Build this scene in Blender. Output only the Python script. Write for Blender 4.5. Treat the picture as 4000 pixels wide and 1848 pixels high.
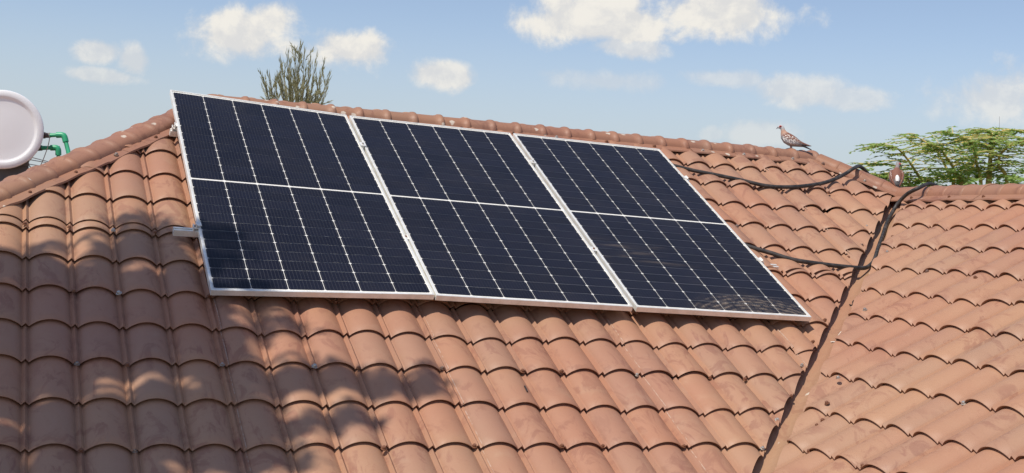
import bpy, bmesh, math, random
from mathutils import Vector, Matrix, noise
random.seed(7)
R = math.radians
for o in list(bpy.data.objects):
    bpy.data.objects.remove(o, do_unlink=True)
scene = bpy.context.scene
COL = scene.collection

# ------------------------------------------------------------------ camera
CX, CY, CZ = Vector((.9282, .0575, .3677)), Vector((-.3672, -.0181, .9300)), Vector((.0601, -.9982, .0043))
# rows above: world X, Y, Z expressed in (right, down, forward) camera axes
CAM = Vector((0, 0, 4.6))
FPX, W0, H0 = 5250.0, 4000.0, 1848.0
right = Vector((CX[0], CY[0], CZ[0])); down = Vector((CX[1], CY[1], CZ[1])); fwd = Vector((CX[2], CY[2], CZ[2]))
cam_d = bpy.data.cameras.new('camera')
cam = bpy.data.objects.new('camera', cam_d); COL.objects.link(cam)
m = Matrix.Identity(4)
for i in range(3):
    m[i][0], m[i][1], m[i][2], m[i][3] = right[i], -down[i], -fwd[i], CAM[i]
cam.matrix_world = m
cam_d.sensor_width = 36; cam_d.lens = 36 * FPX / W0
cam_d.clip_start = .05; cam_d.clip_end = 6000
scene.camera = cam

def ray(x, y):
    """direction through a pixel of the 4000x1848 survey photograph (used only to look up real positions)"""
    return right * ((x - W0 / 2) / FPX) + down * ((y - H0 / 2) / FPX) + fwd
def to_px(p):
    d = p - CAM; z = d.dot(fwd)
    return (W0 / 2 + FPX * d.dot(right) / z, H0 / 2 + FPX * d.dot(down) / z)

# ------------------------------------------------------------------ world, sun, exposure
SUN = Vector((-.4460, -.2260, .866)).normalized()
world = bpy.data.worlds.new('World'); scene.world = world; world.use_nodes = True
wn, wl = world.node_tree.nodes, world.node_tree.links
wn.clear()
SKY_STRENGTH = .14

class NT:
    """small helper for writing node trees"""
    def __init__(s, tree): s.t = tree
    def n(s, typ, **kw):
        nd = s.t.nodes.new(typ)
        for k, v in kw.items():
            if k == 'inp':
                for a, b in v.items():
                    if hasattr(b, 'is_linked') or b.__class__.__name__.startswith('NodeSocket'): s.t.links.new(b, nd.inputs[a])
                    else: nd.inputs[a].default_value = b
            else: setattr(nd, k, v)
        return nd
    def math(s, op, a, b=0.0, c=None, clamp=False):
        inp = {0: a, 1: b}
        if c is not None: inp[2] = c
        nd = s.n('ShaderNodeMath', operation=op, inp=inp); nd.use_clamp = clamp
        return nd.outputs[0]
    def vmath(s, op, a, b=(0, 0, 0), out=0):
        return s.n('ShaderNodeVectorMath', operation=op, inp={0: a, 1: b}).outputs[out]
    def mix(s, f, a, b, bt='MIX'):
        nd = s.n('ShaderNodeMix', data_type='RGBA', blend_type=bt)
        for i, v in ((0, f), (6, a), (7, b)):
            if v.__class__.__name__.startswith('NodeSocket'): s.t.links.new(v, nd.inputs[i])
            else: nd.inputs[i].default_value = v if i == 0 else (tuple(v) + (1,))[:4]
        return nd.outputs[2]
    def ramp(s, v, a, b, lo=0.0, hi=1.0, smooth=True):
        nd = s.n('ShaderNodeMapRange', inp={0: v, 1: a, 2: b, 3: lo, 4: hi})
        nd.interpolation_type = 'SMOOTHSTEP' if smooth else 'LINEAR'; nd.clamp = True
        return nd.outputs[0]
    def noise(s, vec, scale, detail=4, rough=.55, dist=0.0, out=0):
        return s.n('ShaderNodeTexNoise', inp={'Vector': vec, 'Scale': scale, 'Detail': detail, 'Roughness': rough, 'Distortion': dist}).outputs[out]
    def scale(s, vec, v):
        return s.vmath('MULTIPLY', vec, v)

wt = NT(world.node_tree)
sky = wt.n('ShaderNodeTexSky', sky_type='NISHITA')
sky.sun_disc = False; sky.sun_elevation = math.asin(SUN.z); sky.sun_rotation = math.atan2(SUN.x, SUN.y)
sky.altitude = 1500; sky.air_density = 1.15; sky.dust_density = 1.6; sky.ozone_density = 1.6
wdir = wt.n('ShaderNodeTexCoord').outputs['Generated']
sep = wt.n('ShaderNodeSeparateXYZ', inp={0: wdir})
phi = wt.math('ARCTAN2', sep.outputs[0], sep.outputs[1])
theta = wt.math('ARCSINE', sep.outputs[2])
ang = wt.n('ShaderNodeCombineXYZ', inp={0: phi, 1: theta}).outputs[0]
f1 = wt.noise(ang, 22, 9, .64, .2)
f1b = wt.noise(wt.vmath('ADD', ang, (-.004, .011, 0)), 22, 9, .64, .2)
f0 = wt.noise(ang, 9, 3, .5)
nz = wt.math('MULTIPLY_ADD', f1, 2.2, -1.1)
nz = wt.math('ADD', nz, wt.math('MULTIPLY_ADD', f0, .9, -.45))
CLOUDS = [  # centre x, y, half width, half height in the photograph's pixels, thickness
    (925, 132, 215, 105, 1.0), (1060, 75, 90, 70, .95), (1365, 195, 150, 75, 1.0), (385, 205, 85, 40, .65), (525, 235, 65, 60, .6),
    (410, 297, 125, 28, .55), (1740, 292, 125, 52, .8), (2380, 95, 330, 80, 1.0), (2800, 50, 300, 100, 1.0), (2320, 30, 220, 90, .95),
    (2450, 182, 160, 50, .7), (2380, 318, 220, 50, .35), (2850, 310, 190, 42, .45), (3100, 355, 200, 65, .6), (3330, 385, 130, 45, .5),
    (2960, 515, 130, 55, .4), (2780, 520, 50, 30, .3), (3880, 385, 200, 90, .62), (4150, 360, 250, 120, .7)]
alpha = None
for (x, y, a, b, w) in CLOUDS:
    d = ray(x, y).normalized()
    c = (math.atan2(d.x, d.y), math.asin(d.z), 0)
    v = wt.vmath('SUBTRACT', ang, c)
    v = wt.scale(v, (FPX / a * .92, FPX / b * .90, 0))
    ln = wt.vmath('LENGTH', v, out=1)
    mm = wt.math('ADD', wt.math('SUBTRACT', 1.16, ln), nz)
    al = wt.ramp(mm, .02, .66, 0, min(1, w * 1.1))
    alpha = al if alpha is None else wt.math('MAXIMUM', alpha, al)
# the same scattered cumulus goes on round the rest of the sky
fg = wt.noise(wt.scale(ang, (1, 2.0, 1)), 3.2, 6, .55, .3)
far = wt.ramp(wt.math('ABSOLUTE', wt.math('SUBTRACT', phi, math.atan2(fwd.x, fwd.y))), .42, .60)
hi = wt.ramp(theta, .20, .30)
out_of_view = wt.math('MAXIMUM', far, hi)
gen = wt.math('MULTIPLY', wt.ramp(fg, .60, .70, 0, .8), wt.math('MULTIPLY', out_of_view, wt.ramp(theta, .02, .08)))
alpha = wt.math('MAXIMUM', alpha, gen)
lit = wt.ramp(wt.math('SUBTRACT', f1, f1b), -.10, .12)
lit = wt.math('MULTIPLY_ADD', lit, .7, wt.math('MULTIPLY', alpha, .3))
ks = 1 / SKY_STRENGTH
cloud_col = wt.mix(lit, (.66 * ks, .67 * ks, .69 * ks), (.88 * ks, .85 * ks, .79 * ks))
hz = wt.ramp(theta, .17, .03, 0, .80)      # dusty air thickens towards the horizon
sky_col = wt.mix(1.0, sky.outputs[0], (1.0, .915, .905), 'MULTIPLY')
sky_col = wt.mix(hz, sky_col, (.49 * ks, .55 * ks, .605 * ks))
full = wt.mix(alpha, sky_col, cloud_col)
bg = wt.n('ShaderNodeBackground', inp={0: full, 1: SKY_STRENGTH})
wl.new(bg.outputs[0], wt.n('ShaderNodeOutputWorld').inputs[0])

sun_d = bpy.data.lights.new('sun', 'SUN'); sun_d.energy = 4.2; sun_d.angle = R(.53); sun_d.color = (1.0, .93, .82)
sun = bpy.data.objects.new('sun', sun_d); COL.objects.link(sun)
sun.rotation_euler = SUN.to_track_quat('Z', 'Y').to_euler(); sun.location = (-10, -2, 18)
vs = scene.view_settings
vs.view_transform = 'Standard'; vs.look = 'None'; vs.exposure = 0.0; vs.gamma = 1.0; vs.use_curve_mapping = False
scene.render.engine = 'CYCLES'

# ------------------------------------------------------------------ helpers
def link(o, parent=None):
    COL.objects.link(o)
    if parent: o.parent = parent
    return o
def finish(me, mat, smooth=None):
    if mat: me.materials.append(mat)
    if smooth is not None:
        me.polygons.foreach_set('use_smooth', [True] * len(me.polygons))
        if smooth > 0: me.set_sharp_from_angle(angle=R(smooth))
    me.update()
    return me
def mobj(name, verts, faces, mat, parent=None, smooth=None, loc=None):
    """one mesh object; verts in the parent's frame, origin moved to loc"""
    loc = Vector(loc) if loc is not None else Vector((0, 0, 0))
    me = bpy.data.meshes.new(name)
    me.from_pydata([tuple(Vector(v) - loc) for v in verts], [], faces)
    finish(me, mat, smooth)
    o = bpy.data.objects.new(name, me); o.location = loc
    return link(o, parent)
def thing(name, label, cat, loc=(0, 0, 0), group=None):
    o = bpy.data.objects.new(name, None); o.location = loc; o.empty_display_size = .1
    o['label'] = label; o['category'] = cat
    if group: o['group'] = group
    return link(o)
def tag(o, label=None, cat=None, group=None, kind=None):
    for k, v in (('label', label), ('category', cat), ('group', group), ('kind', kind)):
        if v: o[k] = v
    return o
def box(c, ex, ey, ez):
    """box from centre and half vectors"""
    c, ex, ey, ez = map(Vector, (c, ex, ey, ez))
    v = [c + ex * i + ey * j + ez * k for k in (-1, 1) for j in (-1, 1) for i in (-1, 1)]
    f = [(0, 2, 3, 1), (4, 5, 7, 6), (0, 1, 5, 4), (2, 6, 7, 3), (0, 4, 6, 2), (1, 3, 7, 5)]
    return v, f
def join(*parts):
    V, F = [], []
    for v, f in parts:
        n = len(V); V += v; F += [tuple(i + n for i in q) for q in f]
    return V, F
def tube(pts, rad, seg=8, cap=True):
    pts = [Vector(p) for p in pts]
    rads = rad if isinstance(rad, (list, tuple)) else [rad] * len(pts)
    V, F = [], []
    up = None
    for i, p in enumerate(pts):
        t = (pts[min(i + 1, len(pts) - 1)] - pts[max(i - 1, 0)]).normalized()
        if up is None:
            up = t.orthogonal().normalized()
        up = (up - t * up.dot(t)).normalized(); sd = t.cross(up)
        for k in range(seg):
            a = 2 * math.pi * k / seg
            V.append(p + (up * math.cos(a) + sd * math.sin(a)) * rads[i])
    for i in range(len(pts) - 1):
        for k in range(seg):
            F.append((i * seg + k, i * seg + (k + 1) % seg, (i + 1) * seg + (k + 1) % seg, (i + 1) * seg + k))
    if cap:
        F.append(tuple(range(seg - 1, -1, -1))); F.append(tuple((len(pts) - 1) * seg + k for k in range(seg)))
    return V, F
def spline(P, n=8):
    P = [Vector(p) for p in P]; Q = [P[0] * 2 - P[1]] + P + [P[-1] * 2 - P[-2]]
    out = []
    for i in range(1, len(Q) - 2):
        for k in range(n):
            t = k / n; a, b, c, d = Q[i - 1:i + 3]
            out.append(.5 * ((2 * b) + (c - a) * t + (2 * a - 5 * b + 4 * c - d) * t * t + (3 * b - a - 3 * c + d) * t ** 3))
    out.append(P[-1]); return out
def lerp(a, b, t): return a + (b - a) * t

# ------------------------------------------------------------------ materials
def mat(name, build=None, col=(.5, .5, .5), rough=.5, metal=0.0, spec=.5):
    mt = bpy.data.materials.new(name); mt.use_nodes = True
    nt = NT(mt.node_tree); b = mt.node_tree.nodes['Principled BSDF']
    b.inputs['Base Color'].default_value = tuple(col) + (1,)
    b.inputs['Roughness'].default_value = rough; b.inputs['Metallic'].default_value = metal
    b.inputs['Specular IOR Level'].default_value = spec
    if build: build(nt, b)
    return mt
def setc(nt, b, name, sock): nt.t.links.new(sock, b.inputs[name])
def bump(nt, b, h, strength=.3, dist=.01):
    bp = nt.n('ShaderNodeBump', inp={'Height': h, 'Strength': strength, 'Distance': dist})
    nt.t.links.new(bp.outputs[0], b.inputs['Normal'])

def roof_build(dirt=1.0, specks=0.0, dark=1.0, cool=1.0):
    def f(nt, b):
        pos = nt.n('ShaderNodeNewGeometry').outputs['Position']
        rnd = nt.n('ShaderNodeObjectInfo').outputs['Random']
        n1 = nt.noise(pos, .9, 4, .6)
        n2 = nt.noise(nt.scale(pos, (10, 5, 5)), 1.0, 6, .66, 1.2)
        n3 = nt.noise(nt.scale(pos, (34, 7, 7)), 1.0, 4, .6, .7)
        n4 = nt.noise(pos, 170, 3, .6)
        n5 = nt.noise(pos, 2.3, 3, .5, .4)
        base = nt.mix(nt.ramp(n1, .32, .66), (.380 * dark, .188 * cool, .118 * cool), (.398 * dark, .228 * cool, .140 * cool))
        sm = nt.math('MULTIPLY', nt.ramp(n2, .50, .62), nt.ramp(n5, .36, .56))
        base = nt.mix(nt.math('MULTIPLY', sm, .58 * dirt), base, (.255 * dark, .112 * dark, .075 * dark))
        st = nt.math('MULTIPLY', nt.ramp(n3, .56, .70), nt.ramp(n5, .50, .66))
        base = nt.mix(nt.math('MULTIPLY', st, .6 * dirt), base, (.25 * dark, .10 * dark, .070 * dark))
        base = nt.mix(nt.ramp(nt.noise(pos, 5.5, 5, .65), .58, .74, 0, .35), base, (.45 * dark, .285 * dark, .185 * dark))
        base = nt.mix(nt.ramp(n4, .35, .75, 0, .16), base, (.30 * dark, .14 * dark, .09 * dark))
        if specks:
            vz = nt.n('ShaderNodeTexVoronoi', inp={'Vector': nt.vmath('ADD', pos, nt.scale(nt.noise(pos, 40, 3, .6, 0, 1), (.03, .03, .03))), 'Scale': 16.0, 'Randomness': 1.0})
            rc = nt.n('ShaderNodeSeparateColor', inp={0: vz.outputs['Color']})
            mk = nt.math('MULTIPLY', nt.ramp(vz.outputs['Distance'], .34, .20), nt.ramp(rc.outputs[0], 1 - specks, 1.0 - specks + .02))
            base = nt.mix(nt.math('MULTIPLY', mk, .75), base, (.66, .60, .50))
        hv = nt.n('ShaderNodeHueSaturation', inp={'Color': base, 'Value': nt.ramp(rnd, 0, 1, .95, 1.05, False), 'Saturation': nt.ramp(rnd, 0, 1, .96, 1.03, False)})
        setc(nt, b, 'Base Color', hv.outputs[0])
        setc(nt, b, 'Roughness', nt.ramp(n2, .3, .7, .48, .64))
        b.inputs['Specular IOR Level'].default_value = .40
        hh = nt.math('ADD', nt.math('MULTIPLY', n5, 1.0), nt.math('MULTIPLY', n4, .03))
        bump(nt, b, hh, .35, .012)
    return f
M_roof = mat('painted_steel_tile', roof_build())
M_ridge = mat('painted_steel_ridge', roof_build(1.2, .12, .84, .78))
M_tray = mat('painted_valley_tray', roof_build(.7, .06, .98, 1.03))
def worn_build(nt, b):
    roof_build()(nt, b)
    pos = nt.n('ShaderNodeNewGeometry').outputs['Position']
    base = b.inputs['Base Color'].links[0].from_socket
    setc(nt, b, 'Base Color', nt.mix(nt.ramp(nt.noise(pos, 26, 4, .7), .42, .60, 0, .40), base, (.62, .54, .46)))
M_worn = mat('chipped_sheet_edge', worn_build)
M_deck = mat('dark_underlay', None, (.09, .05, .04), .9)

def alu_build(nt, b):
    pos = nt.n('ShaderNodeNewGeometry').outputs['Position']
    n1 = nt.noise(pos, 14, 4, .6); n2 = nt.noise(pos, 90, 3, .6)
    setc(nt, b, 'Base Color', nt.mix(nt.ramp(nt.math('ADD', n1, nt.math('MULTIPLY', n2, .3)), .5, .85, 0, .55), (.94, .94, .90), (.74, .69, .60)))
    setc(nt, b, 'Roughness', nt.ramp(n2, .3, .7, .38, .55))
M_alu = mat('anodised_aluminium', alu_build, metal=.45, spec=.5)
M_alu2 = mat('mill_aluminium_rail', alu_build, metal=.45, spec=.5)
M_back = mat('white_backsheet', None, (.82, .82, .80), .55)

def cell_build(nt, b):
    oc = nt.n('ShaderNodeTexCoord').outputs['Object']
    s = nt.n('ShaderNodeSeparateXYZ', inp={0: oc})
    fx = nt.math('FRACT', nt.math('MULTIPLY_ADD', s.outputs[0], 10 / .182, 50.0))
    ln = nt.ramp(nt.math('ABSOLUTE', nt.math('SUBTRACT', fx, .5)), .035, .020, 0, 1, False)
    rnd = nt.n('ShaderNodeObjectInfo').outputs['Random']
    n1 = nt.noise(nt.n('ShaderNodeNewGeometry').outputs['Position'], 6, 3)
    base = nt.mix(nt.ramp(rnd, 0, 1), (.0045, .0055, .014), (.007, .0085, .020))
    base = nt.mix(nt.math('MULTIPLY', ln, .55), base, (.16, .16, .18))
    setc(nt, b, 'Base Color', base)
    setc(nt, b, 'Roughness', nt.ramp(n1, .3, .7, .30, .42))
M_cell = mat('silicon_cell', cell_build, spec=.25)

def glass_mat(name, dust=1.0, wiped=False):
    mt = bpy.data.materials.new(name); mt.use_nodes = True
    t = mt.node_tree; t.nodes.clear(); nt = NT(t)
    tr = nt.n('ShaderNodeBsdfTransparent'); gl = nt.n('ShaderNodeBsdfGlossy', inp={'Roughness': .06})
    fr = nt.n('ShaderNodeFresnel', inp={'IOR': 1.36}).outputs[0]
    sh = nt.n('ShaderNodeMixShader', inp={0: nt.math('MULTIPLY', fr, .75), 1: tr.outputs[0], 2: gl.outputs[0]}).outputs[0]
    oc = nt.n('ShaderNodeTexCoord').outputs['Object']
    n1 = nt.noise(oc, 2.2, 5, .65, .6); n2 = nt.noise(oc, 9, 5, .65, .4); n3 = nt.noise(oc, 120, 2, .6)
    k = nt.math('MULTIPLY', nt.ramp(n1, .35, .75, .35, 1.0), nt.ramp(n2, .35, .72, .5, 1.0))
    k = nt.math('MULTIPLY', k, .020 * dust)
    k = nt.math('ADD', k, nt.math('MULTIPLY', nt.ramp(n3, .68, .75), .02 * dust))
    if wiped:   # dried wipe marks: curved swipes near the lower right corner, a dusty run further up
        s = nt.n('ShaderNodeSeparateXYZ', inp={0: oc})
        dv = nt.vmath('SUBTRACT', oc, (.78, -.22, 0))
        ln = nt.vmath('LENGTH', nt.scale(dv, (1.0, 1.25, 0)), out=1)
        rings = nt.math('SINE', nt.math('ADD', nt.math('MULTIPLY', ln, 150.0), nt.math('MULTIPLY', n2, 9.0)))
        rings = nt.math('MULTIPLY', nt.ramp(rings, -.1, .9, .25, 1), nt.ramp(nt.noise(oc, 24, 4, .7), .36, .62))
        zone = nt.math('MULTIPLY', nt.ramp(ln, .16, .26), nt.ramp(ln, .60, .44))
        zone = nt.math('MULTIPLY', zone, nt.math('MULTIPLY', nt.ramp(s.outputs[1], .36, .22), nt.ramp(s.outputs[0], .28, .45)))
        k = nt.math('ADD', k, nt.math('MULTIPLY', nt.math('MULTIPLY', rings, zone), .30))
        strk = nt.noise(nt.scale(oc, (2.2, 22, 1)), 1.0, 5, .65, .5)
        z2 = nt.math('MULTIPLY', nt.ramp(s.outputs[1], .40, .55), nt.ramp(s.outputs[1], .86, .72))
        z2 = nt.math('MULTIPLY', z2, nt.ramp(s.outputs[0], 1.0, .2))
        k = nt.math('ADD', k, nt.math('MULTIPLY', nt.math('MULTIPLY', nt.ramp(strk, .50, .72), z2), .13))
    df = nt.n('ShaderNodeBsdfDiffuse', inp={'Color': (.50, .40, .31, 1)})
    sh2 = nt.n('ShaderNodeMixShader', inp={0: k, 1: sh, 2: df.outputs[0]}).outputs[0]
    t.links.new(sh2, nt.n('ShaderNodeOutputMaterial').inputs[0])
    return mt
M_glass = glass_mat('dusty_panel_glass', 1.0)
M_glass_clean = glass_mat('panel_glass', .75)
M_glass_wiped = glass_mat('wiped_panel_glass', 1.25, True)

def cable_build(nt, b):
    pos = nt.n('ShaderNodeNewGeometry').outputs['Position']
    n = nt.noise(pos, 25, 4, .6)
    setc(nt, b, 'Base Color', nt.mix(nt.ramp(n, .35, .75), (.022, .020, .019), (.075, .062, .055)))
M_cable = mat('black_conduit', cable_build, rough=.55)
def screw_build(nt, b):
    rnd = nt.n('ShaderNodeObjectInfo').outputs['Random']
    setc(nt, b, 'Base Color', nt.mix(nt.ramp(rnd, .5, .85), (.20, .085, .045), (.55, .52, .47)))
    setc(nt, b, 'Metallic', nt.ramp(rnd, .4, .6, .1, .7))
M_screw = mat('roofing_screw_metal', screw_build, rough=.45)

# ------------------------------------------------------------------ roof planes
PIT, STP = .21073, .29645
SL = math.atan(.5462)
A = dict(o=Vector((.2125, 5.6043, 3.6558)), ex=Vector((1, 0, 0)), ey=Vector((0, math.cos(SL), math.sin(SL))), n=Vector((0, -math.sin(SL), math.cos(SL))), p=PIT, s=STP)
eyB = Vector((.8764, -.0171, .4813)).normalized(); exB = Vector((-.0195, -.9998, 0)).normalized()
B = dict(o=Vector((6.1074, 7.6814, 4.9843)), ex=exB, ey=eyB, n=eyB.cross(exB).normalized() if eyB.cross(exB).z > 0 else exB.cross(eyB).normalized(), p=.21397, s=.301)
def hitP(S, x, y, h=0.0):
    d = ray(x, y); n = S['n']; q = S['o'] + n * h
    return CAM + d * ((q - CAM).dot(n) / d.dot(n))
def zA(y): return .5945 + .5462 * y
def zB(x, y):
    n, o = B['n'], B['o']; return o.z - (n.x * (x - o.x) + n.y * (y - o.y)) / n.z
YR = 8.72; HL = -7.35; HRc = 14.59            # main ridge y; left hip x-y; right hip x+y
V0 = Vector((4.2864, 6.2345, 4.0)); V1 = Vector((6.1436, 8.0652, 5.0)); VD = (V1 - V0).normalized()
VP = Vector((VD.y, -VD.x, 0)).normalized()     # horizontal, from the main slope towards the wing
t = (HRc - V0.x - V0.y) / (VD.x + VD.y)
J = V0 + VD * t                                # where hip, valley and wing ridge meet
EAVE_Y = 5.03
SH = .0195; ARCH = .0415; RIB = .0185
def prof(u):
    u = u % 1.0
    if u < .075: return RIB * (1 - u / .075)
    if u > .925: return RIB * (1 - (1 - u) / .075)
    t = (u - .075) / .85
    return ARCH * max(0.0, 1 - (2 * t - 1) ** 2) ** .82
US = [0, .035, .068, .082, .10, .135, .18, .24, .31, .39, .46, .54, .61, .69, .76, .82, .865, .90, .918, .932, .965, 1.0]
rj = random.Random(3)
OFFA = {(5, 3): -.08, (6, 3): -.07, (10, 3): -.10, (11, 3): -.09, (13, 1): -.06, (15, 1): -.13, (16, 1): -.06, (15, 3): -.08, (17, 3): -.09, (18, 3): -.13, (16, 3): -.04, (9, 1): .07}
JIT = {}
def jit(key, a):
    if key not in JIT: JIT[key] = rj.gauss(0, a)
    return JIT[key]
def sheet(c): return (c - 4) // 5 + 1
def offA(sh, rib, row, upper):
    o = jit(('s', sh, upper), .012) + jit(('r', rib, row, upper, sh), .010)
    if upper:
        o += .15 if sh <= 0 else (.02 if sh <= 2 else (-.14 if sh <= 4 else -.03))
        if rib == 25 and row == 8: o -= .2
    else:
        o += OFFA.get((rib, row), 0)
        if row in (1, 2) : o += .03
        if row == 0: o -= .03 if rib < 6 else -.02
        if sh >= 4 and row >= 3: o += -.16
        if row == 6: o -= .04
    return o
def offB(sh, rib, row, upper): return jit(('b', rib, row), .035)

def tile_verts(S, c, r, off, upper, hoff, vmax, dc, right_lip, left_cut):
    sh_ = sheet(c)
    o0, o1 = off(sh_, c, r, upper), off(sh_, c + 1, r, upper)
    us = list(US)
    if right_lip: us = us + [1.035, 1.068, 1.085, 1.104, 1.12, 1.1215]
    vs_ = [(None, 0), (0, .80), (.018, 1), (.2, 1), (.42, 1), (.68, 1), (.92, 1), (vmax, 1)]
    V = []
    lift = jit(('lip', c, r, upper), .5) if right_lip else 0
    for (v, k) in vs_:
        for u in us:
            fo = lerp(o0, o1, min(u, 1.0))
            pu = prof(u)
            if v is None:
                vv, h = .085, pu - .006
            else:
                vv = v; h = pu + SH * (1 - v) * (k if v == 0 else 1)
            h += hoff
            if right_lip and u > .9:
                h += .005 * min(1, (u - .9) / .06) - (.007 if u > 1.121 else 0)
                if u > 1.05 and lift > .2: h += .010 * (u - 1.0) / .12 * min(1.0, lift) * (1 - abs(2 * min(max(vv, 0), 1) - 1))
            p = S['o'] + S['ex'] * ((c + u + dc) * S['p']) + S['ey'] * ((r + fo + vv) * S['s'])
            dn = noise.noise(p * 3.1) * .0045 + noise.noise(p * 8.7) * .0022
            V.append(p + S['n'] * (h + dn))
    nu = len(us); F = []
    for j in range(len(vs_) - 1):
        for i in range(nu - 1):
            a = j * nu + i; F.append((a, a + 1, a + nu + 1, a + nu))
    return V, F

def lip_strip(S, c, r, off, upper, hoff):
    # the chipped outer edge of a sheet, a hair above the lip it belongs to
    V, F = tile_verts(S, c, r, off, upper, hoff, 1.0, 0, True, False)
    nu = len(US) + 6; a, b = nu - 3, nu - 2
    P_ = []
    for j in range(1, 8): P_ += [V[j * nu + a] + S['n'] * .0009, V[j * nu + b] + S['n'] * .0009]
    return P_, [(2 * j, 2 * j + 1, 2 * j + 3, 2 * j + 2) for j in range(6)]

def clip(V, F, planes):
    """cut a tile along vertical planes (point, normal): the side the normal points to goes"""
    need = [pl for pl in planes if any((v - pl[0]).dot(pl[1]) > 0 for v in V)]
    if not need: return V, F
    for pl in need:
        if all((v - pl[0]).dot(pl[1]) > -1e-5 for v in V): return None, None
    bm = bmesh.new()
    bv = [bm.verts.new(v) for v in V]
    for f in F: bm.faces.new([bv[i] for i in f])
    for pl in need:
        bmesh.ops.bisect_plane(bm, geom=bm.verts[:] + bm.edges[:] + bm.faces[:], plane_co=pl[0], plane_no=pl[1], clear_outer=True, dist=1e-5)
    bm.verts.index_update()
    V2 = [v.co.copy() for v in bm.verts]; F2 = [tuple(v.index for v in f.verts) for f in bm.faces]
    bm.free()
    if not F2: return None, None
    return V2, F2

# corners of the three panels (top left, top right, bottom right, bottom left)
PAN = [[(1.0333, 8.4763, 5.4121), (2.1611, 8.5090, 5.3617), (2.1697, 6.5153, 4.3105), (1.0489, 6.5222, 4.2849)],
       [(2.1797, 8.4975, 5.3574), (3.3022, 8.5048, 5.3418), (3.3006, 6.5086, 4.2923), (2.1781, 6.5013, 4.3079)],
       [(3.3270, 8.5049, 5.3415), (4.4495, 8.5122, 5.3259), (4.4479, 6.5161, 4.2764), (3.3254, 6.5088, 4.2920)]]
PAN = [[Vector(v) for v in q] for q in PAN]
PPX = [[to_px(v) for v in q] for q in PAN]
def hidden(V):
    """nothing of this piece can be seen: out of the frame or behind the panels"""
    vis = False
    for v in V[::5] + V[-1:]:
        x, y = to_px(v)
        if not (-60 < x < W0 + 60 and -60 < y < H0 + 60): continue
        beh = False
        for q in PPX:
            ins = True
            for i in range(4):
                a, b_ = q[i], q[(i + 1) % 4]
                if (b_[0] - a[0]) * (y - a[1]) - (b_[1] - a[1]) * (x - a[0]) < 0: ins = False; break
            if ins: beh = True; break
        if not beh: vis = True; break
    return not vis

ground = mobj('ground', [(-3000, -3000, 0), (3000, -3000, 0), (3000, 3000, 0), (-3000, 3000, 0)], [(0, 1, 2, 3)],
    mat('dry_ground', lambda nt, b: setc(nt, b, 'Base Color', nt.mix(nt.ramp(nt.noise(nt.n('ShaderNodeNewGeometry').outputs['Position'], .6, 5), .4, .6), (.20, .15, .09), (.10, .11, .05)))))
tag(ground, kind='structure')

main = thing('house', 'main house block with hipped terracotta roof carrying the solar panels', 'house', (2.5, 8.7, 0))
wing = thing('house_wing', 'lower house wing with terracotta tile roof to the right of the valley', 'house wing', (6.3, 5.0, 0))
def rel(o, V): return [v - o.location for v in V]

BACK_PL = (Vector((0, YR, 0)), Vector((0, 1, 0)))
cutsA = [((Vector((0, -HL, 0))), Vector((-1, 1, 0)).normalized()),            # left hip
         (Vector((HRc, 0, 0)), Vector((1, 1, 0)).normalized()),               # right hip
         (V0 - VP * .026, VP), BACK_PL]
B_RX = 6.31
cutsB = [(V0 + VP * .070, -VP), (Vector((J.x, J.y, 0)), Vector((.9998, -.0195, 0)))]
extra = {'A': ([], []), 'B': ([], [])}
def put_tile(which, parent, V, F):
    if hidden(V):
        E = extra[which]; n = len(E[0]); E[0].extend(V); E[1].extend(tuple(i + n for i in f) for f in F)
        return
    c = sum(V, Vector()) / len(V)
    mobj('tile', rel(parent, V), F, M_roof, parent, 38, c - parent.location)
for up in (False, True):
    for r in (range(-2, 7) if not up else range(6, 13)):
        for c in range(-9, 31):
            s_ = sheet(c)
            dc = -.10 if (up and s_ >= 4) else 0
            lip = (c - 3) % 5 == 0
            vmax = 1.14
            if not up and r == 6: vmax = .62
            if not up and r == 5: vmax = 1.2
            if not up and s_ >= 4 and r == 2: vmax = 1.14
            V, F = tile_verts(A, c, r, offA, up, .009 if up else 0, vmax, dc, lip, False)
            ctr = sum(V, Vector()) / len(V)
            V, F = clip(V, F, cutsA)
            if V:
                put_tile('A', main, V, F)
                if lip and not (not up and r == 6):
                    V2, F2 = lip_strip(A, c, r, offA, up, .009 if up else 0)
                    V2, F2 = clip(V2, F2, cutsA)
                    if V2 and not hidden(V2): mobj('sheet_edge', rel(main, V2), F2, M_worn, main, None, V2[0] - main.location)
for r in range(-11, 3):
    for c in range(-3, 34):
        V, F = tile_verts(B, c, r, offB, False, 0, 1.16, 0, False, False)
        if (sum(V, Vector()) / len(V)).y < 1.4: continue
        V, F = clip(V, F, cutsB)
        if V: put_tile('B', wing, V, F)
for k, par in (('A', main), ('B', wing)):
    o = mobj('tile_field', rel(par, extra[k][0]), extra[k][1], M_roof, par, 38); tag(o, kind='stuff')

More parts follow.
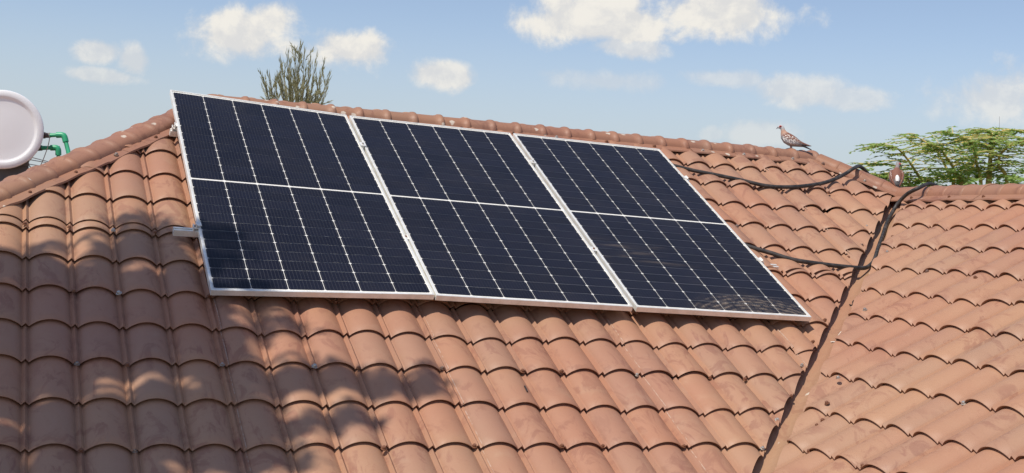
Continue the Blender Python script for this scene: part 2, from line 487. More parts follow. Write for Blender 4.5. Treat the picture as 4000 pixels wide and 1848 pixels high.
# slopes that face away, the dark deck under the tiles and the walls
dz = Vector((0, 0, -.035))
def P(x, y, z): return Vector((x, y, z))
RL = P(YR + HL, YR, zA(YR)); RR = P(HRc - YR, YR, zA(YR))
ze = zA(EAVE_Y); tv = (ze - V0.z) / VD.z; VE = V0 + VD * tv
AL = P(EAVE_Y + HL, EAVE_Y, ze); hh = YR - EAVE_Y
BL_ = P(EAVE_Y + HL, YR + hh, ze); BR_ = P(HRc - EAVE_Y, YR + hh, ze)
WE = J + exB * 6.7; WB = VE + exB * 3.4; WE2 = P(J.x + (J.x - VE.x), WE.y, ze)
deckA = [AL, VE, J, RR, RL]
mobj('roof_deck', rel(main, [v + dz for v in deckA]), [(0, 1, 2, 3, 4)], M_deck, main)
mobj('roof_slope', rel(main, [AL, RL, BL_]), [(0, 1, 2)], M_roof, main)
mobj('roof_slope', rel(main, [RL, RR, BR_, BL_]), [(0, 1, 2, 3)], M_roof, main)
mobj('roof_slope', rel(wing, [RR, J, WE, WE2, BR_]), [(0, 1, 2, 3, 4)], M_roof, wing)
mobj('roof_deck', rel(wing, [v + dz for v in (VE, WB, WE, J)]), [(0, 1, 2, 3)], M_deck, wing)
M_wall = mat('cream_plaster', lambda nt, b: setc(nt, b, 'Base Color', nt.mix(nt.ramp(nt.noise(nt.n('ShaderNodeNewGeometry').outputs['Position'], 3, 5), .4, .7), (.62, .55, .42), (.55, .48, .37))), rough=.9)
def wall(parent, ring, top):
    n = len(ring); V = [P(x, y, 0) for x, y in ring] + [P(x, y, top) for x, y in ring]
    mobj('wall', rel(parent, V), [(i, (i + 1) % n, n + (i + 1) % n, n + i) for i in range(n)], M_wall, parent)
wall(main, [(AL.x + .5, EAVE_Y + .45), (3.4, EAVE_Y + .45), (9.0, EAVE_Y + .45), (9.0, YR + hh - .5), (AL.x + .5, YR + hh - .5)], ze + .12)
wall(wing, [(3.4, 1.9), (9.0, 1.9), (9.0, EAVE_Y + .4), (3.4, EAVE_Y + .4)], ze + .12)

# ------------------------------------------------------------------ valley tray
def valley():
    nseg = 60; V, F = [], []
    L0 = -((V0 - VE).length); L1 = (J - V0).length - .02
    ca = A['n']; cb = B['n']
    for i in range(nseg + 1):
        t = lerp(L0, L1, i / nseg); p = V0 + VD * t
        w = noise.noise(p * 5) * .006
        a1 = p - VP * .10; a1 = P(a1.x, a1.y, zA(a1.y) - .024)
        a0 = p - VP * .022; a0 = P(a0.x, a0.y, zA(a0.y) - .012)
        c0 = p + Vector((0, 0, -.012))
        b0 = p + VP * (.045 + w); b0 = P(b0.x, b0.y, zB(b0.x, b0.y) - .004)
        b1 = p + VP * (.085 + w * 1.5); b1 = P(b1.x, b1.y, zB(b1.x, b1.y) + .016)
        b2 = p + VP * (.125 + w * 3 + noise.noise(p * 11) * .012); b2 = P(b2.x, b2.y, zB(b2.x, b2.y) + .012)
        V += [a1, a0, c0, b0, b1, b2]
        if i:
            for k in range(5): F.append(((i - 1) * 6 + k, (i - 1) * 6 + k + 1, i * 6 + k + 1, i * 6 + k))
    mobj('valley_gutter', rel(wing, V), F, M_tray, wing, 50)
valley()

# ------------------------------------------------------------------ ridge and hip cappings
screw_me = bpy.data.meshes.new('screw')
def screw_mesh():
    V, F = [], []
    prof_ = [(.0115, 0), (.0115, .0025), (.0075, .003), (.0075, .009), (.006, .011), (0.0, .0115)]
    seg = 8
    for (r_, h) in prof_[:-1]:
        for k in range(seg):
            a = 2 * math.pi * k / seg; V.append((r_ * math.cos(a), r_ * math.sin(a), h))
    V.append((0, 0, .0115))
    for j in range(len(prof_) - 2):
        for k in range(seg): F.append((j * seg + k, j * seg + (k + 1) % seg, (j + 1) * seg + (k + 1) % seg, (j + 1) * seg + k))
    j = len(prof_) - 2
    for k in range(seg): F.append((j * seg + k, j * seg + (k + 1) % seg, len(V) - 1))
    screw_me.from_pydata(V, [], F); finish(screw_me, M_screw, 40)
screw_mesh()
def add_screw(p, n, parent):
    o = bpy.data.objects.new('screw', screw_me)
    o.location = p - parent.location
    o.rotation_euler = (Vector(n) + Vector((random.gauss(0, .12), random.gauss(0, .12), 0))).to_track_quat('Z', 'Y').to_euler()
    s = random.uniform(1.0, 1.3); o.scale = (s, s, s)
    link(o, parent)

def cap_line(p0, p1, slope_l, slope_r, parent, seg_len, crest, hw=.118, first=0, flip=False, fl_w=.062, foot=.057, seed=1, bulge=1.0):
    """barrel ridge tiles from p0 to p1 (points on the trough planes' edge); slope = drop per metre either side"""
    rr = random.Random(seed)
    d = (p1 - p0); L = d.length; d.normalize()
    side = Vector((d.y, -d.x, 0)).normalized()      # right of travel
    upv = side.cross(d).normalized()
    if upv.z < 0: upv = -upv
    n = max(1, int(round(L / seg_len))); sl = L / n
    def ring(scale, t, k, lift):
        c = p0 + d * t
        pts = []
        zl = -slope_l * hw + foot; zr = -slope_r * hw + foot
        fw = fl_w
        wob = [noise.noise(Vector((t * 7, s_ * 9.1 + seed * 3, 0))) for s_ in (1, 2)]
        pts.append((-(hw + fw), -slope_l * (hw + fw) + foot + .004 + wob[0] * .010 - .004))
        pts.append((-(hw + fw * .98), -slope_l * (hw + fw) + foot + .010 + wob[0] * .010))
        pts.append((-(hw + fw * .5), -slope_l * (hw + fw * .5) + foot + .009 + wob[0] * .005))
        pts.append((-hw - .004, zl + .006))
        for q in range(13):
            a = math.pi * (1 - q / 12)
            base = lerp(zl, zr, q / 12)
            x = hw * math.cos(a) * (1 + (scale - 1) * .8)
            z = base + (crest - base) * (math.sin(a) ** .9) * scale
            pts.append((x, z + .004))
        pts.append((hw + .004, zr + .006))
        pts.append((hw + fw * .5, -slope_r * (hw + fw * .5) + foot + .009 + wob[1] * .005))
        pts.append((hw + fw * .98, -slope_r * (hw + fw) + foot + .010 + wob[1] * .010))
        pts.append((hw + fw, -slope_r * (hw + fw) + foot + wob[1] * .010))
        return [c + side * x + upv * (z + lift) for x, z in pts]
    shape = [(0, 1.0), (.10, .995), (.60, .995), (.76, 1.0), (.795, 1.045), (.85, 1.10), (.91, 1.115), (.965, 1.10), (.985, 1.06), (1.0, 1.0)]
    for i in range(n):
        rows = []
        lift = rr.uniform(-.002, .002)
        for (f, s_) in shape:
            ff = 1 - f if flip else f
            rows.append((ff, ring(1 + (s_ - 1) * bulge, (i + ff) * sl, i, lift)))
        rows.sort(key=lambda q: q[0])
        V = [v for _, rw in rows for v in rw]; nu = len(rows[0][1]); F = []
        for j in range(len(rows) - 1):
            for k in range(nu - 1):
                a = j * nu + k; F.append((a, a + 1, a + nu + 1, a + nu))
        mobj('ridge_tile', rel(parent, V), F, M_ridge, parent, 45, p0 + d * ((i + .5) * sl) - parent.location)
        if i % 2 == first:
            for sd, slp in ((-1, slope_l), (1, slope_r)):
                t_ = (i + rr.uniform(.3, .6)) * sl
                x = hw + fl_w * .55
                add_screw(p0 + d * t_ + side * (sd * x) + upv * (-slp * x + foot + .009), upv - side * 0 + side * (sd * slp), parent)
m = .5462; mh = .5462 / math.sqrt(2) * math.cos(math.atan(.5462 / math.sqrt(2)))
cap_line(RL, RR, m, m, main, .184, .068, seed=1, bulge=1.35, hw=.108)
hipL_end = P(1.2 - 3.9, 1.2 - 3.9 - HL, zA(1.2 - 3.9 - HL))
hb = P(AL.x + .2, AL.y + .2, zA(AL.y + .2))
cap_line(hb, RL - Vector((.02, .02, .01)), mh, mh, main, .178, .078, seed=2, hw=.098, first=1, bulge=1.3, fl_w=.056)
cap_line(RR + Vector((.03, -.03, -.016)), J + Vector((.03, -.03, -.012)), mh, mh, main, .20, .074, seed=3, bulge=.35)
cap_line(J + exB * .10 + Vector((0, 0, .004)), WE, m, .549, wing, .19, .072, seed=4, bulge=.7, first=1)
# end of the hip capping: a pressed boss
bp_ = J + Vector((.075, -.075, .035))
cap_line(RL + Vector((-.0, .0, 0)), BL_, mh, mh, main, .6, .07, seed=5)

# ------------------------------------------------------------------ roof screws on the tiles
def surf_h(S, x, y, up_extra=True):
    h = 0.02
    for _ in range(3):
        p = hitP(S, x, y, h); q = p - S['o']
        c = q.dot(S['ex']) / S['p']; r = q.dot(S['ey']) / S['s']
        h = prof(c) + SH * (1 - (r % 1.0))
    return h
SCR_A = [(288, 1139), (465, 1147), (300, 1424), (497, 1427), (316, 1763), (527, 1763), (868, 1426), (1227, 1433), (1400, 1439), (932, 1760), (1319, 1755), (1499, 1754), (816, 1158), (1310, 1182),
    (1726, 1441), (2041, 1452), (2193, 1453), (1853, 1746), (2194, 1745), (2354, 1745), (2487, 1467), (2774, 1479), (2910, 1483), (2671, 1745), (2977, 1753), (3133, 1428), (3175, 1337), (3089, 1550), (3035, 1641),
    (2877, 885), (2987, 890), (3205, 903), (2839, 731), (3235, 754), (3047, 1070), (3164, 1075), (3366, 960), (3313, 1008), (3385, 885), (97, 876), (270, 889), (442, 901), (606, 909), (3222, 1252), (3268, 1170)]
SCR_B = [(3920, 882), (3487, 927), (3467, 987), (3622, 1063), (3810, 1086), (3412, 1127), (3379, 1212), (3791, 1291), (3510, 861), (3275, 1478), (3447, 1507), (3231, 1577), (3651, 1559), (3766, 1578), (3192, 1664), (3162, 1765), (3370, 1823), (3215, 1645)]
for S, lst, par in ((A, SCR_A, main), (B, SCR_B, wing)):
    for (x, y) in lst:
        h = surf_h(S, x, y) + (.009 if (S is A and y < 920) else 0)
        add_screw(hitP(S, x, y, h - .001), S['n'], par)

# ------------------------------------------------------------------ solar panels
PWm, PHm, FD = 1.134 * .99, 2.278 * .99, .030
cell_me = None
def cell_shape(w, h, ch=.0075):
    return [(-w + ch, -h), (w - ch, -h), (w, -h + ch * .8), (w, h - ch * .8), (w - ch, h), (-w + ch, h), (-w, h - ch * .8), (-w, -h + ch * .8)]
def panel(q, label, glass):
    TL, TR, BR, BL = q
    ex = ((BR - BL).normalized() + (TR - TL).normalized()).normalized()
    ey = ((TL - BL).normalized() + (TR - BR).normalized()); ey = (ey - ex * ey.dot(ex)).normalized()
    n = ex.cross(ey)
    ctr = (TL + TR + BR + BL) / 4
    w, h = ((BR - BL).length + (TR - TL).length) / 2, ((TL - BL).length + (TR - BR).length) / 2
    org = ctr - ex * (w / 2) - ey * (h / 2)
    tw = ((TL - ctr).dot(n) - (TR - ctr).dot(n) + (BR - ctr).dot(n) - (BL - ctr).dot(n)) / 4
    e = thing('solar_panel', label, 'solar panel', org, 'solar panels in a row on the roof')
    e.rotation_euler = Matrix((ex, ey, n)).transposed().to_euler()
    def bend(v):
        u_, v_ = v[0] / w, v[1] / h
        return Vector((v[0], v[1], v[2] - tw * (2 * u_ - 1) * (2 * v_ - 1)))
    def sub(name, V, F, mt, loc=None, smooth=None):
        return mobj(name, [bend(v) for v in V], F, mt, e, smooth, loc)
    # frame: four rails, lip on top 11 mm wide, outer wall
    lip, th = .011, .0022
    def rail_(a, b, inn):
        """a->b along the outside edge, inn = inward direction; cut in short pieces so that it follows the twist"""
        V, F = [], []; N = 8
        for i in range(N + 1):
            t = i / N; p = a.lerp(b, t)
            d = (b - a).normalized()
            cut = lip * (1 if i == 0 else (-1 if i == N else 0))
            i_ = p + inn * lip + d * cut
            V += [p + Vector((0, 0, -FD)), p + Vector((0, 0, -.0012)), p + inn * .0012, i_ + Vector((0, 0, 0)), i_ + Vector((0, 0, -.004)), p + inn * .0022 + Vector((0, 0, -.006)), p + inn * .0022 + Vector((0, 0, -FD + .002)), p + inn * .024 + Vector((0, 0, -FD + .002)), p + inn * .024 + Vector((0, 0, -FD))]
        m_ = 9
        for i in range(N):
            for k in range(m_):
                F.append((i * m_ + k, i * m_ + (k + 1) % m_, (i + 1) * m_ + (k + 1) % m_, (i + 1) * m_ + k))
        return V, F
    c = [Vector((0, 0, 0)), Vector((w, 0, 0)), Vector((w, h, 0)), Vector((0, h, 0))]
    inn = [Vector((0, 1, 0)), Vector((-1, 0, 0)), Vector((0, -1, 0)), Vector((1, 0, 0))]
    for i in range(4):
        V, F = rail_(c[i], c[(i + 1) % 4], inn[i]); sub('frame_side', V, F, M_alu)
    # backsheet
    def grid(z, inset, N=10):
        V = [Vector((lerp(inset, w - inset, i / N), lerp(inset, h - inset, j / N), z)) for j in range(N + 1) for i in range(N + 1)]
        F = [(j * (N + 1) + i, j * (N + 1) + i + 1, (j + 1) * (N + 1) + i + 1, (j + 1) * (N + 1) + i) for j in range(N) for i in range(N)]
        return V, F
    V, F = grid(-.0048, .004); sub('backsheet', V, F, M_back)
    V, F = grid(-.0018, .008); g = sub('glass_cover', V, F, glass)
    # cells: 6 columns, two halves of 12 half cells
    gx, gy, mid = .0031, .0031, .016
    cw = (w - 2 * .0165 - 5 * gx) / 6; chh = (h - 2 * .026 - mid - 22 * gy) / 24
    shp = cell_shape(cw / 2, chh / 2)
    flat = abs(tw) < .004
    global cell_me
    for half in range(2):
        for j in range(12):
            cy = .026 + chh / 2 + (j + 12 * half) * (chh + gy) + (mid - gy if half else 0)
            for i in range(6):
                cx = .0165 + cw / 2 + i * (cw + gx)
                if flat:
                    if cell_me is None:
                        cell_me = bpy.data.meshes.new('cell'); cell_me.from_pydata([(x, y, 0) for x, y in shp], [], [tuple(range(8))]); finish(cell_me, M_cell)
                    o = bpy.data.objects.new('cell', cell_me); o.location = bend((cx, cy, -.0034)); link(o, e)
                else:
                    sub('cell', [Vector((cx + x, cy + y, -.0034)) for x, y in shp], [tuple(range(8))], M_cell, bend((cx, cy, -.0034)))
    # junction boxes under the laminate are not in view; a label and two leads are left out
    return e, org, ex, ey, n, w, h
LP_ = panel(PAN[0], 'leftmost solar panel with its upper left corner lifted above the ridge', M_glass_clean)
MP_ = panel(PAN[1], 'middle solar panel between two other dark panels on the roof', M_glass)
RP_ = panel(PAN[2], 'rightmost solar panel with dried wipe marks near its lower corner', M_glass_wiped)

# mounting rails with clamps
def on_panel(pn, x, y, h):
    e, org, ex, ey, n, w, hh_ = pn
    d = ray(x, y); q = org + n * h
    p = CAM + d * ((q - CAM).dot(n) / d.dot(n)); r_ = p - org
    return r_.dot(ex), r_.dot(ey)
def rail(pxl, pxr, label):
    ul, vl = on_panel(LP_, *pxl, -FD); ur, vr = on_panel(RP_, *pxr, -FD)
    a = LP_[1] + LP_[2] * ul + LP_[3] * vl - LP_[4] * (FD + .003)
    b = RP_[1] + RP_[2] * ur + RP_[3] * vr - RP_[4] * (FD + .003)
    d = (b - a).normalized(); n = (MP_[4] - d * MP_[4].dot(d)).normalized(); s = n.cross(d)
    e = thing('mounting_rail', label, 'rail', a, 'panel mounting rails')
    L = (b - a).length
    # C section with a slot on top
    W_, H_ = .018, .034
    sec = [(-W_, -H_), (W_, -H_), (W_, 0), (.006, 0), (.006, -.004), (.012, -.004), (.012, -.016), (-.012, -.016), (-.012, -.004), (-.006, -.004), (-.006, 0), (-W_, 0)]
    V = [d * t + s * x + n * z for t in (0, L) for x, z in sec]; k = len(sec)
    F = [(i, (i + 1) % k, k + (i + 1) % k, k + i) for i in range(k)] + [tuple(range(k - 1, -1, -1)), tuple(range(k, 2 * k))]
    mobj('channel', V, F, M_alu2, e)
    def clamp(t, end):
        base = d * t
        parts = []
        if end:
            parts.append(box(base + n * (FD * .5 + .002), d * .012, s * .020, n * .002))
            parts.append(box(base + n * (FD * .5 - .006) - d * (.010 * end), d * .002, s * .020, n * .016))
            parts.append(box(base + n * (FD + .0045) + d * (.014 * end), d * .014, s * .020, n * .0018))
            parts.append(box(base + n * (FD * .5 + .012) + d * (.002 * end), d * .002, s * .020, n * .0155))
        else:
            parts.append(box(base + n * (FD + .0045), d * .019, s * .024, n * .0016))
            parts.append(box(base + n * (FD * .5), d * .007, s * .022, n * (FD * .5)))
        V, F = join(*parts); o = mobj('clamp', V, F, M_alu2, e)
        Vb, Fb = tube([base + n * (FD * .5 if end else FD + .004), base + n * ((FD * .5 if end else FD + .004) + .009)], .0065, 6)
        mobj('bolt', Vb, Fb, M_screw, o, 40)
    clamp((LP_[1] + LP_[3] * vl - a).dot(d) - .013, 1)
    for k_, pn in ((0, MP_), (1, RP_)):
        lft = pn[1] + pn[3] * vl
        clamp((lft - a).dot(d) - .011, 0)
    clamp((RP_[1] + RP_[2] * RP_[5] + RP_[3] * vr - a).dot(d) + .013, -1)
    # L feet on the tile crests
    for t in (.9, 1.9, 2.9):
        p = a + d * t; hgt = (p - A['o']).dot(A['n']) - H_
        if hgt > .02:
            V, F = join(box(d * t - s * (W_ + .003) - n * (H_ * .6 + hgt * .3), d * .02, s * .003, n * (H_ * .6 + hgt * .2)), box(d * t - s * (W_ + .02) - n * (H_ + hgt - .045), d * .02, s * .02, n * .003))
            mobj('foot_bracket', V, F, M_alu2, e)
rail((665, 505), (2700, 712), 'upper aluminium mounting rail poking out beside the left hip')
rail((678, 890), (3038, 1036), 'lower aluminium mounting rail with its stub left of the panels')

# ------------------------------------------------------------------ conduits
def onA(x, y, h): return hitP(A, x, y, h)
def onB(x, y, h): return hitP(B, x, y, h)
def conduit(pts, label):
    c = spline(pts, 8)
    o_ = c[0]
    V, F = tube([p for p in c], .0140, 10)
    o = mobj('conduit', V, F, M_cable, None, 60, o_)
    tag(o, label, 'conduit')
hipc = J.lerp(RR, .42) + Vector((.0, .0, .10))
d_ = ray(3357, 650); tt = (HRc - CAM.x - CAM.y) / (d_.x + d_.y); hipp = CAM + d_ * tt
conduit([onA(2560, 628, .055), onA(2690, 662, .055), onA(2800, 684, .062), onA(2900, 705, .06), onA(3000, 727, .062), onA(3101, 730, .066), onA(3202, 718, .070), onA(3262, 699, .085), onA(3305, 677, .105), onA(3334, 658, .135),
    hipp + Vector((.0, .0, .0)), hipp + Vector((.075, .02, -.030)), hipp + Vector((.17, .06, -.10)), hipp + Vector((.30, .14, -.20))], 'upper black conduit sagging across the tiles over the right hip')
bx_ = ray(3632, 718); tb = (J.x - .02) / bx_.x; brid = CAM + bx_ * tb
conduit([brid + Vector((.35, .12, -.16)), brid + Vector((.14, .05, -.03)), brid, onB(3585, 736, .135), onB(3545, 757, .110), onB(3513, 788, .070), onB(3490, 822, .035), onB(3465, 870, .012), onB(3450, 915, .014), onB(3432, 965, .012), onB(3418, 1010, .012),
    onB(3402, 1034, .018), onA(3375, 1047, .050), onA(3320, 1044, .062), onA(3220, 1033, .060), onA(3100, 1015, .062), onA(3010, 988, .060), onA(2940, 968, .058), onA(2880, 946, .055), onA(2760, 900, .052)], 'lower black conduit running down the valley and under the right panel')

# ------------------------------------------------------------------ pigeons
def col_mat(name, rough=.7, extra=None):
    def f(nt, b):
        at = nt.n('ShaderNodeAttribute', attribute_name='plumage')
        oc = nt.n('ShaderNodeTexCoord').outputs['Object']
        n = nt.noise(oc, 160, 3, .6)
        c = nt.mix(nt.ramp(n, .35, .7, 0, .25), at.outputs['Color'], (.05, .04, .04))
        if extra: c = extra(nt, oc, c, at)
        setc(nt, b, 'Base Color', c)
    return mat(name, f, rough=rough, spec=.25)
def specks(nt, oc, c, at):
    vz = nt.n('ShaderNodeTexVoronoi', inp={'Vector': oc, 'Scale': 95.0})
    k = nt.math('MULTIPLY', nt.ramp(vz.outputs['Distance'], .52, .36), at.outputs['Alpha'])
    return nt.mix(k, c, (.80, .76, .70))
M_body = col_mat('pigeon_plumage'); M_wing = col_mat('pigeon_wing_plumage', extra=specks)
M_tail = mat('pigeon_tail_feather', None, (.035, .033, .035), .6); M_red = mat('pigeon_eye_skin', None, (.42, .035, .03), .5)
M_eye = mat('pigeon_eye', None, (.01, .01, .01), .15); M_leg = mat('pigeon_leg', None, (.40, .17, .14), .6); M_beak = mat('pigeon_beak', None, (.16, .16, .17), .5)
M_white = mat('pigeon_rump_plumage', None, (.80, .79, .76), .7)
def loft(sec, seg=16, up0=Vector((0, 0, 1))):
    """sec: (centre, half height, half width, top colour, bottom colour, speckle)"""
    V, F, C = [], [], []
    n = len(sec)
    for i, s in enumerate(sec):
        c = s[0]; t = (sec[min(i + 1, n - 1)][0] - sec[max(i - 1, 0)][0]).normalized()
        lat = up0.cross(t)
        lat = lat.normalized() if lat.length > 1e-4 else Vector((0, 1, 0))
        upv = t.cross(lat).normalized()
        for k in range(seg):
            a = 2 * math.pi * k / seg
            V.append(c + upv * (math.sin(a) * s[1]) + lat * (math.cos(a) * s[2]))
            f = .5 + .5 * math.sin(a); f = min(1, max(0, (f - .35) / .3))
            C.append(tuple(lerp(s[4][j], s[3][j], f) for j in range(3)) + (s[5] if len(s) > 5 else 0,))
    for i in range(n - 1):
        for k in range(seg): F.append((i * seg + k, i * seg + (k + 1) % seg, (i + 1) * seg + (k + 1) % seg, (i + 1) * seg + k))
    F.append(tuple(range(seg - 1, -1, -1))); F.append(tuple((n - 1) * seg + k for k in range(seg)))
    return V, F, C
def painted(name, V, F, C, mt, parent):
    o = mobj(name, V, F, mt, parent, 75)
    at = o.data.color_attributes.new('plumage', 'FLOAT_COLOR', 'POINT')
    at.data.foreach_set('color', [x for c in C for x in c])
    return o
G_, PK, BR_N, GR, DK = (.52, .51, .51), (.54, .33, .24), (.24, .105, .072), (.36, .35, .36), (.09, .085, .085)
def ball(c, r, seg=10):
    V, F = [], []
    for j in range(1, seg // 2):
        for k in range(seg):
            a, b_ = math.pi * j / (seg // 2), 2 * math.pi * k / seg
            V.append(Vector(c) + Vector((r[0] * math.sin(a) * math.cos(b_), r[1] * math.sin(a) * math.sin(b_), r[2] * math.cos(a))))
    top, bot = len(V), len(V) + 1
    V += [Vector(c) + Vector((0, 0, r[2])), Vector(c) - Vector((0, 0, r[2]))]
    R_ = seg // 2 - 1
    for j in range(R_ - 1):
        for k in range(seg): F.append((j * seg + k, (j + 1) * seg + k, (j + 1) * seg + (k + 1) % seg, j * seg + (k + 1) % seg))
    for k in range(seg):
        F.append((top, k, (k + 1) % seg)); F.append((bot, (R_ - 1) * seg + (k + 1) % seg, (R_ - 1) * seg + k))
    return V, F
def pigeon(foot, fwd_dir, unit, label, pose):
    """local axes: x forward (beak), y left, z up; unit = metres per drawing unit"""
    e = thing('pigeon', label, 'pigeon', foot, 'pigeons perched on the roof')
    e.rotation_euler = (0, 0, math.atan2(fwd_dir[1], fwd_dir[0]))
    u = unit
    def S(x, y, z, rh, rw, ct, cb, sp=0): return (Vector((x, y, z)) * u, rh * u, rw * u, ct, cb, sp)
    up_ = Vector(pose.get('up', (0, 0, 1)))
    body = [S(*q) for q in pose['body']]
    V, F, C = loft(body, 16, up_); painted('body', V, F, C, M_body, e)
    for sd in (1, -1):
        sec = [S(x, sd * y, z, rh, rw, BR_N, cb, sp) for (x, y, z, rh, rw, cb, sp) in pose['wing']]
        V, F, C = loft(sec, 14, up_); painted('wing', V, F, C, M_wing, e)
    sec = [S(*q) for q in pose['tail']]; V, F, C = loft(sec, 10, up_); mobj('tail', V, F, M_tail, e, 60)
    sec = [S(*q) for q in pose['rump']]; V, F, C = loft(sec, 10, up_); mobj('rump', V, F, M_white, e, 60)
    hc = pose['head']; hd = Vector(pose['look']).normalized(); hl = Vector((0, 0, 1)).cross(hd).normalized()
    V, F = tube([Vector(hc) * u + hd * (34 * u), Vector(hc) * u + hd * (70 * u) - Vector((0, 0, 8 * u)), Vector(hc) * u + hd * (104 * u) - Vector((0, 0, 40 * u))], [18 * u, 15 * u, 4 * u], 8)
    mobj('beak', V, F, M_beak, e, 60)
    for sd in (1, -1):
        c_ = Vector(hc) * u + hl * (sd * 36 * u) + hd * (12 * u) + Vector((0, 0, 8 * u))
        V, F = ball(c_, (32 * u, 22 * u, 24 * u)); p_ = mobj('eye_patch', V, F, M_red, e, 60)
        V, F = ball(c_ + hl * (sd * 16 * u), (10 * u, 10 * u, 10 * u)); mobj('eye', V, F, M_eye, p_, 60)
    for sd, fx in ((1, 20), (-1, -28)):
        kx = pose['leg_x']; top = Vector((kx + fx * .4, sd * 45, pose['leg_top'])) * u; an = Vector((kx + fx, sd * 48, 6)) * u
        parts = [tube([top, lerp(top, an, .55) + Vector((-8 * u, 0, 0)), an], [16 * u, 9 * u, 8 * u], 8)]
        for a in (-.5, 0, .5, math.pi):
            d = Vector((math.cos(a), math.sin(a), 0)); ln = 46 if a != math.pi else 26
            parts.append(tube([an, an + d * (ln * .55 * u) + Vector((0, 0, 3 * u)), an + d * (ln * u) - Vector((0, 0, 6 * u))], [7 * u, 6 * u, 3 * u], 6))
        V, F = join(*parts); mobj('leg', V, F, M_leg, e, 60)
    return e
side_pose = dict(
    body=[(318, 0, 508, 6, 6, G_, G_), (300, 0, 508, 26, 24, G_, G_), (262, 0, 518, 46, 42, G_, G_), (228, 0, 512, 50, 45, G_, G_), (205, 0, 480, 46, 44, G_, G_), (190, 0, 435, 50, 48, PK, PK), (172, 0, 385, 74, 72, PK, PK), (140, 0, 325, 108, 100, BR_N, GR), (85, 0, 268, 128, 122, BR_N, GR),
          (10, 0, 225, 128, 125, BR_N, GR), (-70, 0, 195, 112, 112, BR_N, GR), (-150, 0, 168, 84, 88, GR, GR), (-220, 0, 142, 58, 62, GR, GR), (-270, 0, 122, 36, 46, DK, DK)],
    wing=[(192, 62, 330, 14, 10, GR, 1), (170, 84, 305, 62, 22, GR, 1), (110, 105, 262, 92, 30, GR, 1), (30, 112, 232, 98, 30, GR, 1), (-60, 104, 205, 84, 28, GR, .9), (-160, 82, 180, 58, 22, GR, .25), (-270, 52, 150, 34, 14, DK, 0), (-380, 26, 126, 18, 8, DK, 0), (-445, 14, 118, 5, 4, DK, 0)],
    tail=[(-230, 0, 128, 26, 50, DK, DK), (-320, 0, 92, 18, 62, DK, DK), (-400, 0, 58, 13, 66, DK, DK), (-455, 0, 32, 8, 60, DK, DK)],
    rump=[(-130, 0, 215, 28, 40, G_, G_), (-190, 0, 188, 26, 46, G_, G_), (-250, 0, 158, 20, 40, G_, G_)],
    head=(240, 0, 520), look=(1, .0, -.10), leg_top=95, leg_x=0)
lh = Vector((-right.x, -right.y, 0)).normalized(); dh = Vector((fwd.x, fwd.y, 0)).normalized()
d_ = ray(3089, 577); f1_ = CAM + d_ * ((YR - .01) / d_.y); f1_.z = zA(YR) + .064
pigeon(f1_, lh * .96 + dh * .22, (f1_ - CAM).dot(fwd) / FPX / 5.95 * 1.04, 'pigeon standing in profile on the main ridge with white speckled wings', side_pose)
back_pose = dict(side_pose)
GD = (.30, .27, .27); G2 = (.20, .18, .18)
back_pose.update(
    body=[(205, -58, 500, 8, 8, GD, GD), (196, -50, 500, 34, 34, GD, GD), (174, -42, 515, 48, 47, GD, GD), (152, -34, 492, 45, 44, GD, GD), (134, -26, 452, 40, 40, GD, G2), (118, -16, 402, 52, 58, BR_N, G2), (92, -8, 345, 96, 108, BR_N, G2), (55, 0, 285, 112, 126, BR_N, G2),
          (10, 0, 225, 112, 126, BR_N, G2), (-38, 0, 165, 96, 110, BR_N, G2), (-85, 0, 112, 70, 84, G2, G2), (-122, 0, 72, 48, 60, DK, DK), (-150, 0, 45, 30, 46, DK, DK)],
    wing=[(118, 74, 385, 14, 10, G2, .1), (96, 96, 350, 60, 24, G2, .3), (55, 116, 292, 84, 28, G2, .45), (8, 120, 235, 88, 28, G2, .45), (-44, 108, 180, 74, 26, G2, .35), (-92, 84, 122, 50, 20, DK, .1), (-140, 56, 72, 26, 12, DK, 0), (-175, 34, 40, 8, 5, DK, 0)],
    tail=[(-105, 0, 70, 24, 52, DK, DK), (-150, 0, 30, 16, 62, DK, DK), (-190, 0, -8, 12, 64, DK, DK), (-215, 0, -36, 8, 58, DK, DK)],
    rump=[(-70, 0, 268, 18, 24, G_, G_), (-108, 0, 226, 24, 40, G_, G_), (-136, 0, 180, 24, 42, G_, G_), (-150, 0, 145, 14, 30, G_, G_)],
    head=(166, -44, 508), look=(.55, -1, -.25), up=(-.75, 0, .66), leg_top=70, leg_x=10)
d_ = ray(3500, 728); tt = (HRc - .02 - CAM.x - CAM.y) / (d_.x + d_.y); f2_ = CAM + d_ * tt
f2_.z = zA(f2_.y) + .062
pigeon(f2_, dh * .97 + lh * -.12, (f2_ - CAM).dot(fwd) / FPX / 5.95 * 1.16, 'pigeon seen from behind at the foot of the right hip', back_pose)

# ------------------------------------------------------------------ solar water heater behind the left hip
def at_depth(x, y, dep): return CAM + ray(x, y) * dep
TD = 9.55
tc = at_depth(8, 505, TD); ax = Vector((fwd.x * .0 + .02, 1.0, 0)).normalized()
tankd = (tc - CAM); ax = Vector((tankd.x, tankd.y, 0)).normalized()
TRr = 155 / FPX * TD
tb_ = P(tc.x, tc.y + .2, zA(tc.x - HL) + .0)
tank = thing('water_heater', 'white drum of a solar water heater behind the left hip', 'water heater', tb_)
M_tank = mat('white_enamel', lambda nt, b: setc(nt, b, 'Base Color', nt.mix(nt.ramp(nt.noise(nt.n('ShaderNodeNewGeometry').outputs['Position'], 4, 4), .4, .8, 0, .3), (.92, .92, .93), (.85, .85, .84))), rough=.35)
M_grey = mat('grey_stand', lambda nt, b: setc(nt, b, 'Base Color', nt.mix(nt.ramp(nt.noise(nt.n('ShaderNodeNewGeometry').outputs['Position'], 8, 4), .4, .7), (.085, .085, .09), (.11, .105, .10))), rough=.6)
